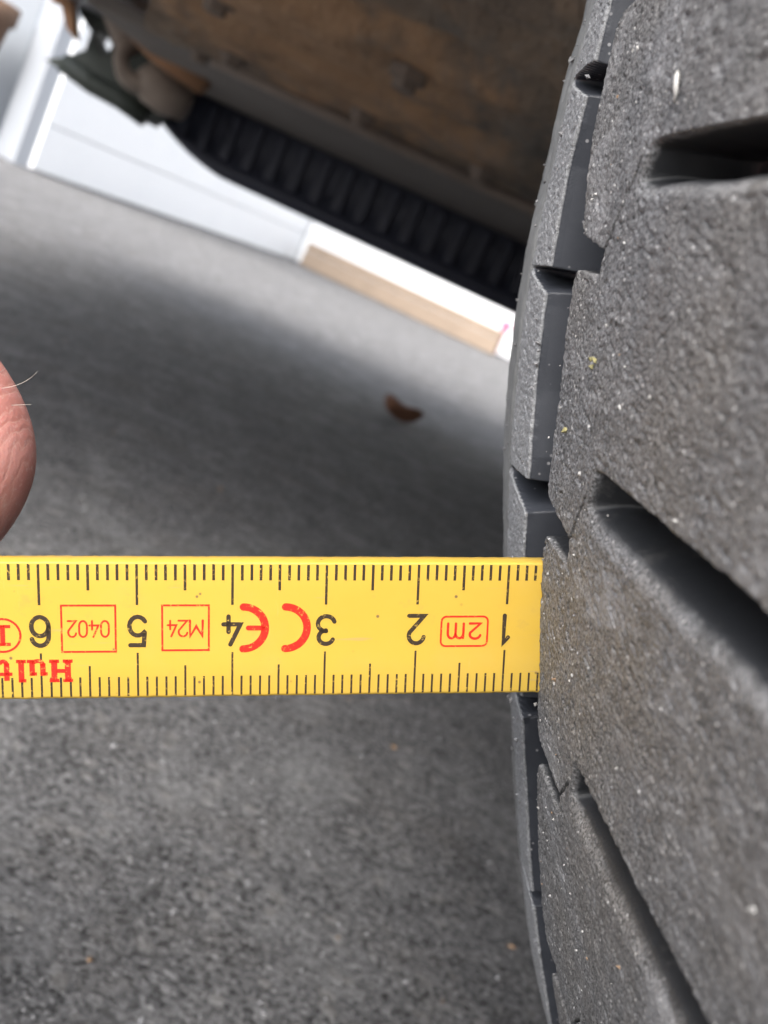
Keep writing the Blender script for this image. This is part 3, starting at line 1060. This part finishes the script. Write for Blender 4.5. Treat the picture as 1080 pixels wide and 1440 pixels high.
def arc(cx_, cy_, rx, ry, a0, a1, n=14):
    return [(cx_ + rx * math.cos(math.radians(a0 + (a1 - a0) * i / n)), cy_ + ry * math.sin(math.radians(a0 + (a1 - a0) * i / n))) for i in range(n + 1)]


# digits in a box 0..1 wide, 0..1 high (y up as the print reads)
DG = {
    '0': [arc(.5, .68, .5, .32, 0, 180, 12) + arc(.5, .32, .5, .32, 180, 360, 12) + [(1.0, .68)]],
    '1': [[(.28, .80), (.62, 1.0), (.62, .0)]],
    '2': [arc(.5, .72, .48, .28, 170, -25, 12) + [(.04, 0), (1, 0)]],
    '3': [arc(.46, .755, .46, .245, 160, -88, 12), arc(.46, .27, .52, .27, 90, -165, 14)],
    '4': [[(.62, 1.0), (.02, .28), (1.05, .28)], [(.74, .55), (.74, 0)]],
    '5': [[(.92, 1.0), (.12, 1.0), (.06, .56)] + arc(.47, .33, .5, .33, 140, -150, 14)],
    '6': [[(.82, 1.0), (.40, .82)] + arc(.5, .34, .5, .34, 150, 510, 22)[0:23], ],
    '7': [[(0, 1), (1, 1), (.35, 0)]],
    '8': [arc(.5, .75, .42, .25, -90, 270, 20), arc(.5, .25, .5, .25, 90, 450, 20)],
    '9': [arc(.5, .66, .5, .34, 0, 360, 20)[:20] + [(1.0, .66)], [(1.0, .66), (.95, .35), (.6, .05), (.2, 0)]],
    'M': [[(0, 0), (.02, 1), (.5, .35), (.98, 1), (1, 0)]],
    'm': [[(0, 0), (0, .95)], [(0, .6)] + arc(.25, .65, .25, .32, 180, 0, 8)[1:] + [(.5, 0)], [(.5, .6)] + arc(.75, .65, .25, .32, 180, 0, 8)[1:] + [(1, 0)]],
}
DG['6'] = [arc(.5, .68, .5, .32, 15, 180, 10) + [(0, .35)], arc(.5, .33, .5, .33, 0, 360, 24)]


def glyph(ch, x, y, w, h, sw):
    return stroke([[(x + px * w, y + py * h) for px, py in p] for p in DG[ch]], sw)


# Reading frame: x grows along the blade away from zero. The print is upside down in the photograph:
# print-bottom lies at the edge that is uppermost there, so reading-y = y measured from that edge.
tick_t, tick_b = [], []
for i in range(5, 231):
    j1, j2 = random.uniform(-.02, .02), random.uniform(-.02, .02)
    big = i % 10 == 0; half = i % 5 == 0 and not big
    hi = 5.55 if big else (3.95 if half else 2.85)
    lo = 10.85 if big else (12.3 if half else 13.55)
    w1 = .29 if not big else .27; w2 = .22
    tick_t.append([(i + j1 - w1 / 2, 1.12 + random.uniform(-.06, .06)), (i + j1 + w1 / 2, 1.12 + random.uniform(-.06, .06)), (i + j1 + w1 / 2, hi), (i + j1 - w1 / 2, hi)])
    tick_b.append([(i + j2 - w2 / 2, lo), (i + j2 + w2 / 2, lo), (i + j2 + w2 / 2, 15.72), (i + j2 - w2 / 2, 15.72)])
flat('tick_marks', tick_t, M['ink'], kind='stuff')
flat('tick_marks', tick_b, M['ink'], kind='stuff')
for c in range(1, 23):
    s_ = str(c); wd = 1.75 if c != 1 else 1.5
    x0 = c * 10 - (wd * len(s_) + .5 * (len(s_) - 1)) / 2
    pol = []
    for k, ch in enumerate(s_):
        pol += glyph(ch, x0 + k * (wd + .5), 6.85, wd, 3.15, .47)
    flat('numeral', pol, M['ink'])
# rounded box with 2m
rr = .55
x0, x1, y0, y1 = 12.05, 17.25, 6.95, 10.35
rb = arc(x1 - rr, y1 - rr, rr, rr, 0, 90, 5) + arc(x0 + rr, y1 - rr, rr, rr, 90, 180, 5) + arc(x0 + rr, y0 + rr, rr, rr, 180, 270, 5) + arc(x1 - rr, y0 + rr, rr, rr, 270, 360, 5)
rb.append(rb[0])
flat('red_box', stroke([rb], .20), M['red'])
flat('red_lettering', glyph('2', 12.8, 7.75, 1.25, 1.75, .27) + glyph('m', 14.75, 7.75, 1.75, 1.75, .27), M['red'])
# CE mark
flat('ce_mark', stroke([arc(34.35, 8.15, 2.35, 2.35, 90, 270, 26)], .82) + stroke([arc(38.85, 8.15, 2.35, 2.35, 90, 270, 26)], .82) + stroke([[(36.7, 8.15), (38.3, 8.15)]], .55), M['red'])
# M24 and 0402 boxes
def rect(x0, x1, y0, y1): return [(x0, y0), (x1, y0), (x1, y1), (x0, y1), (x0, y0)]


flat('red_box', stroke([rect(42.5, 47.4, 5.6, 10.6)], .20), M['red'])
flat('red_lettering', glyph('M', 43.15, 7.3, 1.35, 1.75, .26) + glyph('2', 44.75, 7.3, .95, 1.75, .2) + glyph('4', 45.9, 7.3, .9, 1.75, .2), M['red'])
flat('red_box', stroke([rect(52.25, 57.8, 5.6, 10.7)], .20), M['red'])
flat('red_lettering', glyph('0', 52.95, 7.3, .8, 1.75, .2) + glyph('4', 54.0, 7.3, .9, 1.75, .2) + glyph('0', 55.2, 7.3, .8, 1.75, .2) + glyph('2', 56.3, 7.3, .85, 1.75, .2), M['red'])
# circled I
flat('red_box', stroke([arc(63.8, 8.85, 1.8, 1.8, 0, 360, 36)[:-1] + [(65.6, 8.85)]], .22), M['red'])
R4 = lambda x, y, w, h: [(x, y), (x + w, y), (x + w, y + h), (x, y + h)]
flat('red_lettering', [R4(63.55, 7.75, .5, 2.2), R4(63.0, 7.7, 1.6, .34), R4(63.0, 9.65, 1.6, .34)], M['red'])
# maker's name in slab letters
yb, ch_, xh = 11.55, 2.5, 1.75
L_ = []
def slab(x, y, w): return R4(x, y, w, .36)
for x in (56.95, 58.35): L_ += [R4(x, yb, .62, ch_), slab(x - .2, yb - .003, 1.02), slab(x - .2, yb + ch_ - .355, 1.02)]
L_ += [R4(57.5, yb + 1.05, .95, .42)]
x = 59.5
L_ += [R4(x + .05, yb + .4, .55, xh - .38), slab(x - .15, yb + xh - .353, .75), R4(x + 1.15, yb + .1, .55, xh - .08), slab(x + .95, yb + xh - .357, .74), slab(x + 1.1, yb - .003, .85)] + stroke([arc(x + .85, yb + .55, .52, .42, 180, 330, 8)], .42)
x = 61.75
L_ += [R4(x, yb, .58, ch_), slab(x - .2, yb - .003, 1.0), slab(x - .2, yb + ch_ - .357, .6)]
x = 63.1
L_ += [R4(x + .15, yb + .35, .55, 1.95), slab(x - .15, yb + xh - .353, 1.35)] + stroke([arc(x + .75, yb + .5, .33, .36, 180, 330, 8)], .4)
flat('red_lettering', L_, M['red'], z=.026)
o_l = []
x = 64.9
o_l += stroke([arc(x + .7, yb + .5, .5, .42, 0, 360, 14)[:-1] + [(x + 1.2, yb + .5)]], .4) + [R4(x + 1.05, yb, .5, xh)]
x = 66.9
o_l += [R4(x + .1, yb, .55, ch_ - .3), slab(x - .15, yb + xh - .35, 1.3), slab(x - .1, yb - .003, 1.0)] + stroke([arc(x + .75, yb + ch_ - .4, .38, .3, 180, 30, 6)], .4)
x = 68.5
o_l += stroke([arc(x + .85, yb + .88, .68, .72, 0, 360, 18)[:-1] + [(x + 1.53, yb + .88)]], .5)
x = 70.6
o_l += [R4(x + .1, yb, .55, xh), slab(x - .1, yb - .003, 1.0), slab(x - .1, yb + xh - .353, .7)] + stroke([arc(x + 1.0, yb + 1.2, .4, .4, 180, 60, 6)], .4)
x = 72.3
o_l += stroke([arc(x + .6, yb + 1.3, .5, .34, 20, 250, 8) + arc(x + .6, yb + .48, .5, .38, 80, -160, 8)], .42)
flat('red_lettering', o_l, M['red'], z=.024)

# ------------------------------------------------------------------ hand at the left, gripping the blade
def cv(x, y, z):
    return CAMM @ Vector((x * MM, y * MM, z * MM))


hand = tag(empty('hand', cv(-110, 20, -140)), 'hand with bent reddish knuckle and fine hairs holding the yellow ruler', 'hand')


def skin_part(name, chains, mat, parent, root=0, sub=2):
    """chains: list of (point list, radius list); equal points are merged so limbs join"""
    vs, es, rad = [], [], []
    def vid(p, r):
        for i, q in enumerate(vs):
            if (q - p).length < 1e-6:
                return i
        vs.append(p); rad.append(r); return len(vs) - 1
    for pts, rs in chains:
        prev = None
        for p, r in zip(pts, rs):
            i = vid(cv(*p) - parent.location, r)
            if prev is not None: es.append((prev, i))
            prev = i
    me = bpy.data.meshes.new(name); me.from_pydata(vs, es, []); me.update()
    o = link(name, me, mat, parent)
    md = o.modifiers.new('skin', 'SKIN'); md.use_smooth_shade = True
    sv = me.skin_vertices[0].data
    for i, r in enumerate(rad):
        rr_ = (r if isinstance(r, tuple) else (r, r))
        sv[i].radius = (rr_[0] * MM, rr_[1] * MM)
        sv[i].use_root = (i == root)
    md2 = o.modifiers.new('sub', 'SUBSURF'); md2.levels = sub; md2.render_levels = sub
    return o


palm = (-112, 34, -128)
chains = [
    ([(-300, -30, -150), (-215, 2, -146), (-160, 20, -138), palm], [30, 26, (24, 19), (24, 17)]),
    # index: knuckle at upper left, bend beside the blade, tip tucked behind it
    ([palm, (-84, 44, -118), (-66, 26, -119.5), (-50.6, 12.6, -120.5), (-46.6, 5.9, -120.8), (-51.8, -1.2, -122.5), (-64, -9, -126), (-74, -11, -127.5), (-80, -11.5, -127)], [(24, 17), 12.0, 10.3, 9.9, 9.8, 9.0, 7.8, 7.4, 5.0]),
    ([palm, (-86, 42, -137), (-70, 22, -139), (-60, 5, -141), (-66, -4, -142), (-78, -10, -141), (-88, -11, -138), (-94, -11, -136)], [(24, 17), 12, 10.3, 9.6, 8.9, 8.1, 7.6, 5]),
    ([palm, (-92, 36, -152), (-78, 16, -156), (-70, 1, -157), (-76, -6, -157), (-88, -11, -154), (-97, -12, -149), (-102, -12, -146)], [(24, 17), 11.5, 9.6, 9.0, 8.3, 7.6, 7, 5]),
    ([palm, (-100, 28, -164), (-89, 10, -169), (-82, -2, -170), (-88, -8, -168), (-97, -12, -164), (-104, -13, -159)], [(24, 17), 10, 8.3, 7.6, 7, 6.4, 4.6]),
    ([palm, (-128, 20, -104), (-112, 6, -93), (-92, -6, -93), (-78, -12, -96), (-72, -13.5, -99)], [(24, 17), 14, 11.5, 10.2, 9.5, 6]),
]
skin_part('skin', chains, M['skin'], hand, root=3, sub=3)
# sleeve over the forearm
bm = bmesh.new()
tube_bm(bm, [cv(*p) - hand.location for p in [(-420, -75, -156), (-340, -44, -152), (-285, -24, -149.5), (-278, -21.5, -149), (-279, -22, -149)]], [.05, .045, .039, .038, .031], 28)
bm_obj('sleeve', bm, M['sleeve'], hand, True)
# thumbnail and hairs
bm = bmesh.new()
tube_bm(bm, [cv(-74, -10, -88.5) - hand.location, cv(-79, -8.5, -86.0) - hand.location, cv(-86, -6, -84.5) - hand.location], [.004, .0062, .0045], 12)
bm_obj('thumb_nail', bm, M['skin'], hand, True)


def hair(pts):
    bm = bmesh.new()
    P_ = [cv(*p) - hand.location for p in pts]
    # refine with a quadratic curve
    a, b, c = P_
    q = [(a * (1 - t) ** 2 + b * 2 * t * (1 - t) + c * t * t) for t in [i / 8 for i in range(9)]]
    tube_bm(bm, q, [.000032] * 6 + [.000026, .00002, .000014], 6)
    bm_obj('hair', bm, M['hair'], hand, True)


zz = -119
px2 = lambda px, py, z=zz: ((px - 540) / 1503. * -z, -(py - 720) / 1503. * -z, z)
hair([px2(2, 546, -117), px2(35, 543, -117), px2(53, 522, -116)])
hair([px2(16, 570, -118), px2(30, 569, -117), px2(44, 569, -116)])
hair([px2(-14, 532), px2(-2, 526, -117), px2(7, 518, -116)])

# ------------------------------------------------------------------ bits on the ground
def leaf_obj(loc, sc, rot):
    nu, nv = 15, 9
    P = np.zeros((nu, nv, 3))
    for i in range(nu):
        t = i / (nu - 1)
        w = math.sin(math.pi * min(1, t * 1.02 + .001)) ** .8 * .38 + .01
        for j in range(nv):
            v = j / (nv - 1) * 2 - 1
            P[i, j] = ((t - .5) * 1.0, v * w * (1 + .12 * math.sin(t * 19 + j)), .24 * v * v + .16 * (t - .5) ** 2 * 2 + .05 * math.sin(t * 9 + v * 3) + .04)
    me = grid_mesh('dry_leaf', P * sc)
    o = link('dry_leaf', me, M['leaf'])
    sdf = o.modifiers.new('th', 'SOLIDIFY'); sdf.thickness = .0012
    o.location = loc; o.rotation_euler = rot
    return o


lf = leaf_obj((-.036, 1.49, .004), .074, (-.10, .12, .9))
tag(lf, 'curled brown dead leaf lying on the asphalt under the car', 'leaf')

pl = []
for k in range(7000):
    y = .17 + 2.2 * random.random() ** 2.0
    x = random.uniform(-.32, .28) * (1 + y * 1.2)
    pl.append(((x, y, .0006), random.choices((0, 1, 2), (1.0, 8, .35))[0]))
bits('gravel', pl, [M['grit_g'], M['grit_d'], M['grit_b']], None, .0004, .0019)
